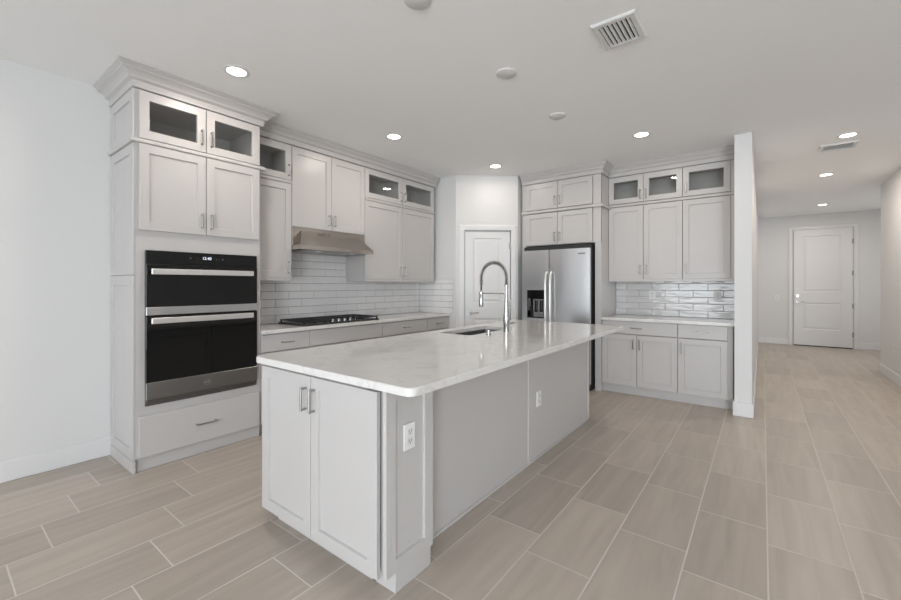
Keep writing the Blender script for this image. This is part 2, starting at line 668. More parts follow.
d2 = struct('door_2', panel_door(0.925, 2.475, 0.04, [(0.155, 0.755, 0.34, 0.91), (0.155, 0.755, 1.145, 2.335)]), 'trim', loc=(0.541, 11.649, 0.02))
lever(d2, 0.062, 0.93, -0.04, 1)
obj('deadbolt', cyl(cyl(bmesh.new(), (0.062, -0.04, 1.055), (0.062, -0.058, 1.055), 0.033, 0.028, 24), (0.062, -0.05, 1.055), (0.062, -0.068, 1.055), 0.014, 0.013, 16), 'chrome', d2, smooth=True)
for z in (0.27, 0.86, 1.535, 2.19):
    hinge(d2, 0.932, z, -0.046)
obj('door_sweep', box(0.0, 0.925, -0.045, -0.001, -0.018, -0.002), 'dark', d2)
struct('trim_2', casing(0.530, 1.477, 2.50, 0.08, 11.649), 'trim')

# baseboards
BH, BT = 0.14, 0.014


def base_prof(bm, x0, x1, y0, y1):
    return bx(bm, x0, x1, y0, y1, 0.0005, BH, 0.004)


struct('baseboard_left', base_prof(bmesh.new(), WX, WX + BT, -4.5, 0.918), 'trim')
bm = base_prof(bmesh.new(), -0.239, -0.069, 4.988, 5.002)
base_prof(bm, -0.083, -0.069, 5.002, 11.65)
base_prof(bm, -0.239, -0.225, 5.002, 5.11)
struct('baseboard_partition', bm, 'trim')
bm = base_prof(bmesh.new(), -0.069, 0.449, 11.636, 11.65)
base_prof(bm, 1.559, 2.6, 11.636, 11.65)
struct('baseboard_entry', bm, 'trim')
bm = base_prof(bmesh.new(), 1.401, 1.415, 6.186, 8.834)
base_prof(bm, 1.415, 1.56, 8.82, 8.834)
base_prof(bm, 1.401, 5.0, 6.186, 6.2)
struct('baseboard_right', bm, 'trim')
struct('baseboard_return', base_prof(bmesh.new(), -3.42, -3.352, 4.481, 4.495), 'trim')

# ================================================================== OVEN TOWER
T0, T1, TX = 0.919, 1.809, -3.478
TW = T1 - T0
tw = thing('tall_oven_cabinet', 'tall greige oven cabinet reaching the ceiling beside the bare left wall', 'cabinet', (TX, T0, 0), LEFT)
TD = TX - WX - 0.002


def LX(y):   # world y -> local x on the tower
    return y - T0


bm = carcass(TW, TD, 0.093, 2.692, (2.315, 1.60, 0.40))
# face frame around the oven and at the margins
bx(bm, 0.0, 0.06, -0.001, 0.02, 0.093, 2.692)
bx(bm, TW - 0.045, TW, -0.001, 0.02, 0.093, 2.692)
bx(bm, 0.06, TW - 0.045, -0.001, 0.02, 1.565, 1.71)
bx(bm, 0.06, TW - 0.045, -0.001, 0.02, 0.38, 0.452)
bx(bm, 0.06, TW - 0.045, -0.001, 0.02, 2.30, 2.36)
bx(bm, 0.06, TW - 0.045, -0.001, 0.02, 2.66, 2.692)
obj('cabinet_body', bm, 'cab', tw)
a, c, b = LX(0.934), LX(1.3695), LX(1.797)
door(tw, a, c, 2.350, 2.684, 'r', True, hz=0.108, tilt=0.8)
door(tw, c, b, 2.350, 2.684, 'l', True, hz=0.108, tilt=0.8)
door(tw, a, c, 1.704, 2.312, 'r', hz=0.105)
door(tw, c, b, 1.704, 2.312, 'l', hz=0.105)
drawer(tw, a, b, 0.10, 0.388, L=0.15)
obj('shelf_moulding', sweep([((0, TD), (-1, 0)), ((0, 0), (-1, -1)), ((TW, 0), (1, -1)), ((TW, TX - UX - 0.03), (1, 0))],
                            [(-0.003, 2.314), (0.026, 2.314), (0.032, 2.320), (0.032, 2.334), (0.024, 2.344), (-0.003, 2.344)]), 'cab', tw)
obj('crown_moulding', sweep([((0, TD), (-1, 0)), ((0, 0), (-1, -1)), ((TW, 0), (1, -1)), ((TW, TX - UX - 0.1), (1, 0))], crown_prof(1.22, base=2.694)), 'cab', tw)
obj('toe_kick', box(0.0, TW, 0.012, 0.027, 0.001, 0.0925), 'cab', tw)
for z0, z1 in ((0.085, 1.384), (1.388, 2.312), (2.346, 2.692)):
    s = obj('side_panel', shaker(TD - 0.004, z1 - z0, t=0.014, rail=0.07), 'cab', tw, (-0.0005, 0, z0))
    s.rotation_euler = (0, 0, -PI / 2)
    s.location = (-0.0005, TD - 0.002, z0)
obj('side_skirt', box(-0.018, -0.0005, -0.012, TD - 0.002, 0.001, 0.084, 0.001), 'cab', tw)

# combination wall oven
ov = thing('wall_oven', 'black glass double wall oven with stainless trim built into the tall cabinet', 'oven', (TX, T0, 0), LEFT)
o0, o1 = LX(0.974), LX(1.767)
obj('oven_body', box(o0 + 0.012, o1 - 0.012, 0.021, 0.50, 0.47, 1.55), 'dark', ov)
obj('oven_frame', box(o0, o1, -0.012, -0.0015, 0.456, 1.562, 0.001), 'black', ov)
cp = obj('control_panel', box(o0, o1, -0.028, -0.0125, 1.468, 1.562, 0.001), 'black_glass', ov)
# clock and touch marks
fc = bpy.data.curves.new('clock_text', 'FONT')
fc.body = '12:40'
fc.size = 0.030
fc.align_x = 'CENTER'
fc.align_y = 'CENTER'
fo = bpy.data.objects.new('clock_text', fc)
me = bpy.data.meshes.new_from_object(fo)
bpy.data.objects.remove(fo)
me.materials.append(M['display'])
ck = bpy.data.objects.new('clock_digits', me)
COL.objects.link(ck)
ck.parent = cp
ck.location = ((o0 + o1) / 2, -0.0286, 1.521)
ck.rotation_euler = (PI / 2, 0, 0)
for dx in (-0.115, -0.065, 0.072, 0.118):
    bm = cyl(bmesh.new(), ((o0 + o1) / 2 + dx, -0.0281, 1.519), ((o0 + o1) / 2 + dx, -0.0286, 1.519), 0.006 if abs(dx) > 0.1 else 0.003, n=14)
    obj('touch_key', bm, 'dark_grey', cp)



def bar_handle(parent, x0, x1, z, y, r=0.0):
    bm = bmesh.new()
    bx(bm, x0, x1, y - 0.055, y - 0.037, z - 0.0205, z + 0.0205, 0.003)
    for x in (x0 + 0.03, x1 - 0.03):
        bx(bm, x - 0.012, x + 0.012, y - 0.038, y, z - 0.009, z + 0.009)
    return obj('oven_handle', bm, 'bar', parent)


ud = obj('microwave_door', box(o0, o1, -0.034, -0.0125, 1.160, 1.465, 0.002), 'black_glass', ov)
bar_handle(ud, LX(0.992), LX(1.712), 1.411, -0.034)
obj('door_trim', box(o0, o1, -0.038, -0.013, 1.100, 1.157, 0.002), 'steel', ov)
ld = obj('oven_door', box(o0, o1, -0.034, -0.0125, 0.622, 1.097, 0.002), 'black_glass', ov)
bar_handle(ld, LX(0.992), LX(1.712), 1.062, -0.034)
kp = obj('kick_panel', box(o0, o1, -0.036, -0.0125, 0.500, 0.620, 0.002), 'oven_steel', ov)
# round script emblem
em = bmesh.new()
ex, ez = (o0 + o1) / 2 - 0.0, 0.560
tube(em, [(ex + 0.021 * math.cos(t * PI / 12), -0.0365, ez + 0.021 * math.sin(t * PI / 12)) for t in range(25)], 0.0016, 6)
tube(em, [(ex - 0.006 + (0.002 + 0.0075 * t / 20) * math.cos(t * 0.33), -0.0365, ez + 0.001 + (0.002 + 0.0075 * t / 20) * math.sin(t * 0.33)) for t in range(20)], 0.0012, 6)
tube(em, [(ex + 0.008 + 0.006 * math.cos(0.6 + t * 0.3), -0.0365, ez + 0.006 * math.sin(0.6 + t * 0.3)) for t in range(16)], 0.0012, 6)
obj('emblem', em, 'steel', kp)
bm = bmesh.new()
for i in range(3):
    bx(bm, o0, o1, -0.030 + 0.004 * i, -0.0125, 0.488 - 0.013 * i, 0.496 - 0.013 * i, 0.001)
obj('vent_louvre', bm, 'oven_steel', ov)

# ================================================================== LEFT WALL UPPERS
UB, UT = 1.388, 2.692
UD = UX - WX - 0.002
MOULD = [(-0.003, 2.306), (0.022, 2.306), (0.028, 2.312), (0.028, 2.330), (0.020, 2.338), (-0.003, 2.338)]


def light_rail(root, w, front, dep, z):
    bm = box(0.0, w, front, front + 0.018, z - 0.03, z - 0.0005)
    bx(bm, 0.0, 0.018, front + 0.018, dep, z - 0.03, z - 0.0005)
    return obj('light_rail', bm, 'cab', root)


# narrow one next to the tower
w = 2.227 - 1.811
n1 = thing('upper_cabinet', 'narrow upper cabinet with one small glass door, wedged beside the oven tower', 'cabinet', (UX, 1.811, 0), LEFT)
obj('cabinet_body', carcass(w, UD, UB, UT, (2.31,)), 'cab', n1)
door(n1, 0.0, w, 2.342, 2.678, 'r', True, hz=0.09)
door(n1, 0.0, w, UB, 2.302, 'r', hz=0.10)
obj('shelf_moulding', sweep([((0, 0), (0, -1)), ((w, 0), (0, -1))], MOULD), 'cab', n1)
light_rail(n1, w, -0.018, UD, UB)
# over the hood
w = 3.153 - 2.229
n2 = thing('hood_cabinet', 'pair of plain shaker doors mounted directly above the range hood', 'cabinet', (UX, 2.229, 0), LEFT)
obj('cabinet_body', carcass(w, UD, 1.896, UT), 'cab', n2)
door(n2, 0.0, w / 2, 1.896, 2.678, 'r', hz=0.10)
door(n2, w / 2, w, 1.896, 2.678, 'l', hz=0.10)
# double with glass tops
w = 4.412 - 3.155
n3 = thing('upper_cabinet', 'wide upper cabinet right of the hood with two glass doors above two shaker doors', 'cabinet', (UX, 3.155, 0), LEFT)
bm = carcass(w, UD, UB, UT, (2.31,))
bx(bm, w / 2 - 0.009, w / 2 + 0.009, 0.0, UD - 0.012, UB, UT)
obj('cabinet_body', bm, 'cab', n3)
m_ = 3.778 - 3.155
for x0, x1, hd in ((0.0, m_, 'r'), (m_, 4.408 - 3.155, 'l')):
    door(n3, x0, x1, 2.342, 2.678, hd, True, hz=0.095)
    door(n3, x0, x1, UB, 2.302, hd, hz=0.10)
obj('shelf_moulding', sweep([((0, 0), (0, -1)), ((w, 0), (0, -1))], MOULD), 'cab', n3)
light_rail(n3, w, -0.018, UD, UB)
tag(obj('crown_moulding', sweep([((UX, 1.811), (1, 0)), ((UX, 4.46), (1, 0))], crown_prof(0.9, base=2.694)), 'cab'),
    'long crown moulding along the ceiling above the range hood wall cabinets', 'moulding')

# range hood
hd = thing('range_hood', 'stainless steel under-cabinet range hood above the gas cooktop', 'range hood', (UX, 2.229, 0), LEFT)
hw = 0.923
obj('hood_body', box(0.004, hw - 0.014, -0.020, UD, 1.7005, 1.894, 0.002), 'hood', hd)
bm = bmesh.new()
y0, y1 = -0.17, UD


def hl(x0, x1, ya, yb, z):
    return [(x0, ya, z), (x1, ya, z), (x1, yb, z), (x0, yb, z)]


bx(bm, 0.0, hw, y0, y1, 1.664, 1.700)
loops(bm, [hl(0.002, hw - 0.002, y0 + 0.002, -0.0205, 1.7002), hl(0.100, hw - 0.100, -0.026, -0.0205, 1.8615)])
obj('hood_canopy', bm, 'hood', hd)
bm = box(0.06, hw - 0.06, y0 + 0.05, y1 - 0.04, 1.656, 1.6635)
obj('grease_filter', bm, 'oven_steel', hd)
for x in (0.25, hw - 0.25):
    obj('hood_lamp', cyl(bmesh.new(), (x, -0.10, 1.6555), (x, -0.10, 1.652), 0.03, n=20), 'plastic', hd)
for k in range(4):
    bm = cyl(bmesh.new(), (hw - 0.30 + 0.035 * k, y0, 1.682), (hw - 0.30 + 0.035 * k, y0 - 0.004, 1.682), 0.007, n=14)
    obj('hood_button', bm, 'dark_grey', hd)

# ================================================================== LEFT BASE CABINETS
BX = -3.481
BD = BX - WX - 0.002
DR0, DR1 = 0.722, 0.876
specs = [(1.811, 2.287, 1, True, 'base cabinet with a short drawer between the oven tower and the cooktop cabinet'),
         (2.287, 3.235, 2, False, 'wide base cabinet with a blank front below the gas cooktop'),
         (3.235, 4.026, 2, True, 'base cabinet with a wide drawer just right of the cooktop cabinet'),
         (4.026, 4.493, 1, True, 'narrow end base cabinet with the smallest drawer, against the pantry corner')]
for y0_, y1_, nd, hdl, lab in specs:
    w = y1_ - y0_ - 0.001
    r = thing('base_cabinet', lab, 'cabinet', (BX, y0_, 0), LEFT)
    obj('cabinet_body', carcass(w, BD, 0.10, 0.883), 'cab', r)
    obj('toe_kick', box(0.0, w, 0.06, 0.075, 0.001, 0.099), 'cab', r)
    drawer(r, 0.0, w, DR0, DR1, handle=hdl)
    if nd == 1:
        door(r, 0.0, w, 0.106, DR0 - 0.007, 'l', hz=0.52)
    else:
        door(r, 0.0, w / 2, 0.106, DR0 - 0.007, 'r', hz=0.52)
        door(r, w / 2, w, 0.106, DR0 - 0.007, 'l', hz=0.52)

CT0, CT1 = 0.884, 0.917
tag(obj('countertop', box(WX + 0.001, -3.441, 1.812, 4.493, CT0, CT1, 0.003), 'quartz'),
    'white quartz countertop holding the gas cooktop', 'countertop')


# tiled backsplashes: one mesh of real tiles each, grout bed behind
def backsplash(name, label, L, holes, z0, rows, loc, rz, x_shift, tall=None, m='tile', e=0.0012):
    """local: x along, -y outwards.  tall = (x0,x1,ztop) zone that runs higher"""
    root = thing(name, label, 'backsplash', loc, rz)
    ph, pw, gp = 0.0825, 0.307, 0.0045
    bm = bmesh.new()
    top = z0 + rows * ph if not tall else tall[2]
    k = 0
    z = z0
    zmain = holes
    while z < top - 0.01:
        z2 = min(z + ph, top)
        segs = [(0.0, L)]
        if z >= zmain - 0.002:
            if not tall:
                break
            segs = [(tall[0], tall[1])]
        zz = z2 if z >= zmain else min(z2, zmain if not tall else z2)
        for s0, s1 in segs:
            x = x_shift + (pw / 2 if k % 2 else 0.0)
            while x > s0:
                x -= pw
            while x < s1:
                a_, b_ = max(x, s0) + gp / 2, min(x + pw, s1) - gp / 2
                pieces = [(a_, b_, zz)]
                if tall and z < zmain < zz:
                    pieces = [(a_, min(b_, tall[0]), zmain), (max(a_, tall[0]), min(b_, tall[1]), zz), (max(a_, tall[1]), b_, zmain)]
                for pa, pb, zc in pieces:
                    if pb - pa > 0.01 and zc - z > 0.012:
                        loops(bm, [rect(pa, pb, z + gp / 2, zc - gp / 2, -0.002), rect(pa, pb, z + gp / 2, zc - gp / 2, -0.0085 + e * 0.9),
                                   rect(pa + e, pb - e, z + gp / 2 + e, zc - gp / 2 - e, -0.0085)])
                x += pw
        z += ph
        k += 1
    obj('tiles', bm, m, root)
    bm = box(0.0, L, -0.004, -0.0005, z0, zmain)
    if tall:
        bx(bm, tall[0], tall[1], -0.004, -0.0005, zmain, tall[2])
    obj('grout_bed', bm, 'grout_light' if m == 'tile_wavy' else 'grout', root)
    return root


backsplash('tile_backsplash', 'glossy white brick-bond tile wall running behind the cooktop and up to the hood', 4.484 - 1.811, 1.385, 0.9175, 6,
           (WX, 1.811, 0), LEFT, 2.402 - 1.811 - 0.1535, (2.231 - 1.811, 3.153 - 1.811, 1.66))
backsplash('tile_backsplash', 'short piece of white tile on the corner wall beside the pantry door', 0.612, 1.40, 0.9175, 6,
           (WX + 0.0095, 4.495, 0), RIGHT, 0.1)

# gas cooktop
ck_ = thing('gas_cooktop', 'black gas cooktop with five metal knobs set in the white counter', 'cooktop', (-3.50, 2.249, CT1), LEFT)
cw, cd = 0.972, 0.455
obj('cooktop_tray', box(0.0, cw, 0.0, cd, 0.0005, 0.016, 0.004), 'black', ck_)
for cx, cy, r in ((0.168, 0.12, 0.045), (0.168, 0.33, 0.035), (0.486, 0.285, 0.055), (0.804, 0.12, 0.04), (0.804, 0.33, 0.045)):
    bn = obj('burner', lathe(bmesh.new(), [(r, 0.0158), (r, 0.022), (r * 0.75, 0.024), (r * 0.75, 0.030), (r * 0.6, 0.033)], 24), 'iron', ck_, (cx, cy, 0.0), True)
for x0, x1, ya in ((0.012, 0.324, 0.012), (0.331, 0.641, 0.125), (0.648, 0.960, 0.012)):
    bm = bmesh.new()
    za, zb, t = 0.034, 0.046, 0.011
    yb = cd - 0.015
    bx(bm, x0, x1, ya, ya + t, za, zb, 0.002)
    bx(bm, x0, x1, yb - t, yb, za, zb, 0.002)
    bx(bm, x0, x0 + t, ya, yb, za, zb, 0.002)
    bx(bm, x1 - t, x1, ya, yb, za, zb, 0.002)
    xm = (x0 + x1) / 2
    bx(bm, xm - t / 2, xm + t / 2, ya, yb, za, zb, 0.002)
    for f in (0.27, 0.5, 0.73):
        ym = ya + (yb - ya) * f
        bx(bm, x0, x1, ym - t / 2, ym + t / 2, za, zb, 0.002)
    for x in (x0 + 0.008, x1 - 0.008):
        for y in (ya + 0.008, yb - 0.008):
            bx(bm, x - 0.006, x + 0.006, y - 0.006, y + 0.006, 0.0155, za)
    obj('grate', bm, 'iron', ck_)
for k in range(5):
    kb = obj('knob', lathe(bmesh.new(), [(0.021, 0.0158), (0.021, 0.018), (0.017, 0.019), (0.0155, 0.040), (0.013, 0.043)], 24), 'chrome', ck_, (0.380 + 0.0765 * k, 0.065, 0.0), True)

# ================================================================== FRIDGE SURROUND
FY = 5.127
fx0, fx1 = -2.662, -1.581
fr_ = thing('fridge_surround_cabinet', 'tall greige surround with four stacked doors above the stainless refrigerator', 'cabinet', (fx0, FY, 0), RIGHT)
fw = fx1 - fx0
fd = WY - FY - 0.002
obj('side_panel', box(0.0, 0.058, 0.0, fd, 0.0, 1.845), 'cab', fr_)
obj('side_panel', box(fw - 0.077, fw, 0.0, fd, 0.0, 1.845, 0.0015), 'cab', fr_)
bm = carcass(fw, fd, 1.846, 2.692, (2.30,))
bx(bm, 0, 0.06, -0.001, 0.018, 1.846, 2.692)
bx(bm, fw - 0.10, fw, -0.001, 0.018, 1.846, 2.692)
obj('cabinet_body', bm, 'cab', fr_)
a, c, b = -2.602 - fx0, -2.142 - fx0, -1.682 - fx0
for x0, x1, h_ in ((a, c, 'r'), (c, b, 'l')):
    door(fr_, x0, x1, 2.330, 2.678, h_, hz=0.10)
    door(fr_, x0, x1, 1.852, 2.276, h_, hz=0.10)
obj('shelf_moulding', sweep([((0, 0), (0, -1)), ((fw, 0), (1, -1)), ((fw, 0.285), (1, 0))],
                            [(-0.003, 2.284), (0.026, 2.284), (0.032, 2.292), (0.032, 2.312), (0.024, 2.322), (-0.003, 2.322)]), 'cab', fr_)
obj('crown_moulding', sweep([((0.0, 0), (0, -1)), ((fw, 0), (1, -1)), ((fw, 0.222), (1, 0))], crown_prof(0.85, base=2.694)), 'cab', fr_)

# refrigerator
rf = thing('refrigerator', 'stainless side-by-side refrigerator with a black ice and water dispenser', 'refrigerator', (-2.594, 4.985, 0), RIGHT)
rw = 0.916
obj('fridge_body', box(0.004, rw - 0.004, 0.062, 0.775, 0.012, 1.825), 'dark', rf)  # dark case, raised to paint in the shaded gap above the doors
obj('base_grille', box(0.01, rw - 0.01, 0.03, 0.061, 0.012, 0.085), 'dark', rf)
sx = -2.208 + 2.596
bm = bmesh.new()
dz0, dz1, dx0, dx1 = 0.875, 1.247, -2.520 + 2.596, -2.275 + 2.596
# freezer door built round the dispenser recess
bx(bm, 0.0, dx0, 0.0, 0.055, 0.09, 1.772)
bx(bm, dx1, sx - 0.003, 0.0, 0.055, 0.09, 1.772)
bx(bm, dx0, dx1, 0.0, 0.055, 0.09, dz0)
bx(bm, dx0, dx1, 0.0, 0.055, dz1, 1.772)
fz = obj('freezer_door', bm, 'steel_v', rf)
bm = bmesh.new()
bx(bm, dx0, dx1, 0.048, 0.054, dz0, dz1)
bx(bm, dx0, dx0 + 0.006, 0.002, 0.048, dz0, dz1)
bx(bm, dx1 - 0.006, dx1, 0.002, 0.048, dz0, dz1)
bx(bm, dx0, dx1, 0.002, 0.048, dz1 - 0.11, dz1)
bx(bm, dx0, dx1, 0.002, 0.048, dz0, dz0 + 0.018)
dp = obj('dispenser', bm, 'black_glass', fz)
bm = bmesh.new()
px0 = dx0 + 0.085
for x0_, x1_, z0_, z1_ in ((px0, px0 + 0.014, 0.9, 1.11), (px0 + 0.066, px0 + 0.086, 0.9, 1.11), (px0 + 0.142, px0 + 0.154, 0.9, 1.11),
                           (px0, px0 + 0.154, 1.11, 1.128), (px0, px0 + 0.154, 0.893, 0.955)):
    bx(bm, x0_, x1_, 0.008, 0.034, z0_, z1_, 0.002)
obj('dispenser_paddle', bm, 'oven_steel', dp)
# gently bowed front
bm = bmesh.new()
n_ = 24
arc = [(sx + 0.003 + (rw - sx - 0.003) * i / n_, -0.010 * (1 - (2 * i / n_ - 1) ** 2) + 0.008) for i in range(n_ + 1)]
prof_ = arc + [(rw, 0.055), (sx + 0.003, 0.055)]
loops(bm, [[(x, y, z) for x, y in prof_] for z in (0.09, 1.772)])
fd2 = obj('fridge_door', bm, 'steel_v', rf, smooth=True)
for par, x in ((fz, -2.238 + 2.596), (fd2, -2.172 + 2.596)):
    bm = bmesh.new()
    tube(bm, [(x, -0.002, 0.42), (x, -0.040, 0.455), (x, -0.052, 0.55), (x, -0.054, 0.95), (x, -0.052, 1.36), (x, -0.040, 1.450), (x, -0.002, 1.485)], 0.0125, 14)
    obj('fridge_handle', bm, 'bar', par, smooth=True)
bm = bmesh.new()
for k, ww in enumerate((0.011, 0.009, 0.010, 0.008, 0.010, 0.009, 0.010)):
    bx(bm, rw - 0.145 + 0.0135 * k, rw - 0.145 + 0.0135 * k + ww, -0.0012, -0.0003, 1.700, 1.713)
obj('logo_badge', bm, 'dark_grey', fd2)

# ================================================================== RIGHT WALL UPPERS + BASES
RY = 5.44
RD = WY - RY - 0.002
x0g, xm, x1g = -1.579, -0.741, -0.227
u1 = thing('upper_cabinet', 'double upper cabinet with two glass doors, next to the refrigerator surround', 'cabinet', (x0g, RY, 0), RIGHT)
w = xm - x0g - 0.001
bm = carcass(w, RD, UB, UT, (2.31,))
obj('cabinet_body', bm, 'cab', u1)
m_ = -1.165 - x0g
for x0, x1, h_ in ((0.0, m_, 'r'), (m_, w, 'l')):
    door(u1, x0, x1, 2.345, 2.680, h_, True, hz=0.09)
    door(u1, x0, x1, UB, 2.300, h_, hz=0.115)
obj('shelf_moulding', sweep([((0, 0), (0, -1)), ((w, 0), (0, -1))], MOULD), 'cab', u1)
light_rail(u1, w, -0.018, RD, UB)
u2 = thing('upper_cabinet', 'single-door upper cabinet with one glass door, against the white partition wall', 'cabinet', (xm, RY, 0), RIGHT)
w = x1g - xm
wd = -0.277 - xm
bm = carcass(wd, RD, UB, UT, (2.31,))
bx(bm, wd, w, -0.012, 0.012, UB, UT)
obj('cabinet_body', bm, 'cab', u2)
door(u2, 0.0, wd, 2.345, 2.680, 'l', True, hz=0.095)
door(u2, 0.0, wd, UB, 2.300, 'l', hz=0.115)
obj('shelf_moulding', sweep([((0, -0.001), (0, -1)), ((w, -0.001), (0, -1))], MOULD), 'cab', u2)
light_rail(u2, w, -0.018, RD, UB)
tag(obj('crown_moulding', sweep([((-1.579, RY), (0, -1)), ((-0.226, RY), (0, -1))], crown_prof(0.9, base=2.694)), 'cab'),
    'crown moulding above the glass-door cabinets right of the refrigerator', 'moulding')

RBY = 5.168
RBD = WY - RBY - 0.002
b1 = thing('base_cabinet', 'double-door base cabinet with a wide drawer, next to the refrigerator surround', 'cabinet', (x0g, RBY, 0), RIGHT)
w = -0.752 - x0g
obj('cabinet_body', carcass(w, RBD, 0.10, 0.883), 'cab', b1)
drawer(b1, 0.0, w, 0.728, 0.880, px=-1.182 - x0g)
m_ = -1.178 - x0g
door(b1, 0.0, m_, 0.112, 0.722, 'r', hz=0.50)
door(b1, m_, w, 0.112, 0.722, 'l', hz=0.50)
obj('toe_kick', box(0.0, w, 0.03, 0.045, 0.001, 0.099), 'cab', b1)
b2 = thing('base_cabinet', 'single-door base cabinet with one drawer, against the white partition wall', 'cabinet', (-0.751, RBY, 0), RIGHT)
w = x1g + 0.751 - 0.016
wd = -0.286 + 0.751
bm = carcass(wd, RBD, 0.10, 0.883)
bx(bm, wd, w, -0.01, 0.012, 0.10, 0.883)
obj('cabinet_body', bm, 'cab', b2)
drawer(b2, 0.0, wd, 0.728, 0.880)
door(b2, 0.0, wd, 0.112, 0.722, 'l', hz=0.50)
obj('toe_kick', box(0.0, w, 0.03, 0.045, 0.001, 0.099), 'cab', b2)
tag(obj('countertop', box(-1.579, -0.227, 5.12, WY - 0.001, CT0, CT1, 0.003), 'quartz'),
    'short white quartz countertop between the refrigerator surround and the partition', 'countertop')
backsplash('tile_backsplash', 'wavy glossy white tile wall under the cabinets right of the refrigerator', 1.350, 1.37, 0.9175, 6, (-1.579, WY, 0), RIGHT,
           -1.441 + 1.579 - 0.1535 * 2, None, 'tile_wavy', 0.0028)


# ================================================================== OUTLETS AND SWITCHES
def outlet(label, loc, rz, kind='duplex', s=1.0, cat='outlet'):
    r = thing('wall_outlet' if kind == 'duplex' else 'light_switch', label, cat, loc, rz)
    w, h = 0.036 * s, 0.057 * s
    obj('cover_plate', loops(bmesh.new(), [rect(-w, w, -h, h, -0.0005), rect(-w, w, -h, h, -0.004), rect(-w + 0.003, w - 0.003, -h + 0.003, h - 0.003, -0.0065)]), 'plastic', r)
    if kind == 'duplex':
        for z in (-0.0205, 0.0205):
            q = obj('receptacle', box(-0.0165, 0.0165, -0.0085, -0.0066, z - 0.014, z + 0.014, 0.0015), 'plastic_dim', r)
            bm = bmesh.new()
            for x in (-0.0065, 0.0065):
                bx(bm, x - 0.0015, x + 0.0015, -0.0090, -0.0086, z - 0.001, z + 0.008)
            cyl(bm, (0, -0.0086, z - 0.007), (0, -0.0090, z - 0.007), 0.0028, n=12)
            obj('slots', bm, 'dark_grey', q)
    else:
        obj('rocker', loops(bmesh.new(), [rect(-0.0165, 0.0165, -0.033, 0.033, -0.0066), rect(-0.0165, 0.0165, -0.033, 0.033, -0.0085), rect(-0.014, 0.014, -0.031, 0.031, -0.011)]), 'plastic_dim', r)
    return r


outlet('white duplex outlet on the near end post of the island', (-1.2455 + 0.0075, 1.314, 0.651), LEFT)
outlet('white duplex outlet low on the long grey island back', (-1.357 + 0.0005, 2.874, 0.450), LEFT)
outlet('small white outlet in the tile nearest the refrigerator', (-1.128, WY - 0.0085, 1.186), RIGHT)
outlet('white rocker switch in the tile near the partition wall', (-0.424, WY - 0.0085, 1.178), RIGHT, 'switch', cat='switch')
outlet('faint white outlet low on the right hallway wall', (1.415, 8.04, 0.46), -PI / 2)
outlet('faint white switch on the wall left of the entry door', (0.255, 11.65, 1.03), RIGHT, 'switch', cat='switch')

# ================================================================== ISLAND
isl = thing('kitchen_island', 'long greige island base with double doors at its near end', 'island', (-1.79, 1.19, 0))
OX, OY = -1.79, 1.19


def W2(bm):
    """shift a bmesh given in world coordinates into the island's local frame"""
    bmesh.ops.translate(bm, verts=bm.verts, vec=(-OX, -OY, 0))
    return bm


bm = bmesh.new()
bx(bm, -2.227, -2.209, 1.19, 3.99, 0.10, 0.883)
bx(bm, -1.380, -1.362, 1.19, 3.99, 0.10, 0.883)
bx(bm, -2.209, -1.380, 1.21, 1.228, 0.10, 0.883)
bx(bm, -2.209, -1.380, 3.972, 3.99, 0.0, 0.883)
bx(bm, -2.209, -1.380, 1.19, 3.972, 0.10, 0.118)
bx(bm, -2.227, -1.362, 1.188, 1.21, 0.862, 0.883)
bx(bm, -1.380, -1.255, 1.203, 1.2115, 0.10, 0.883)
obj('cabinet_body', W2(bm), 'cab', isl)
bm = box(-2.165, -2.15, 1.25, 3.97, 0.001, 0.099)
bx(bm, -2.165, -1.382, 1.232, 1.25, 0.001, 0.099)
obj('toe_kick', W2(bm), 'cab', isl)
door(isl, -2.227 - OX, -1.760 - OX, 0.076, 0.866, 'r', hz=0.680, y=-0.002)
door(isl, -1.760 - OX, -1.283 - OX, 0.076, 0.866, 'l', hz=0.680, y=-0.002)
# working side (towards the cooktop)
for k in range(4):
    ya = 1.20 + k * 0.69
    d = obj('cabinet_door', shaker(0.684, 0.76), 'cab', isl)
    d.location = (-2.2285 - OX, ya + 0.688 - OY, 0.106)
    d.rotation_euler = (0, 0, -PI / 2)
    pull(d, 0.05, 0.66)
# near end post
bm = box(-1.3615, -1.247, 1.212, 1.469, 0.10, 0.883)
obj('end_post', W2(bm), 'cab', isl)
obj('post_base', W2(box(-1.3615, -1.239, 1.233, 1.465, 0.001, 0.0975, 0.002)), 'cab', isl)
p = obj('post_panel', shaker(1.469 - 1.168, 0.883 - 0.0985, t=0.0185, rail=0.057), 'cab', isl, (-1.2465 - OX, 1.168 - OY, 0.0985))
p.rotation_euler = (0, 0, PI / 2)
# plain back panels, batten, shoe and end trims
obj('back_panel', W2(box(-1.3615, -1.357, 1.470, 2.70, 0.001, 0.883)), 'cab', isl)
obj('back_panel', W2(box(-1.3615, -1.357, 2.72, 3.975, 0.001, 0.883)), 'cab', isl)
obj('batten', W2(box(-1.3615, -1.350, 2.697, 2.732, 0.001, 0.883, 0.002)), 'cab', isl)
obj('corner_trim', W2(box(-1.3615, -1.349, 3.972, 4.0, 0.001, 0.883, 0.002)), 'cab', isl)
obj('shoe_moulding', W2(box(-1.3565, -1.348, 1.470, 3.972, 0.001, 0.02, 0.003)), 'cab', isl)


def rrect(x0, x1, y0, y1, r, z, n=6):
    pts = []
    for cx, cy, a0 in ((x1 - r, y1 - r, 0), (x0 + r, y1 - r, 90), (x0 + r, y0 + r, 180), (x1 - r, y0 + r, 270)):
        for i in range(n + 1):
            a_ = math.radians(a0 + 90 * i / n)
            pts.append((cx + r * math.cos(a_), cy + r * math.sin(a_), z))
    return pts


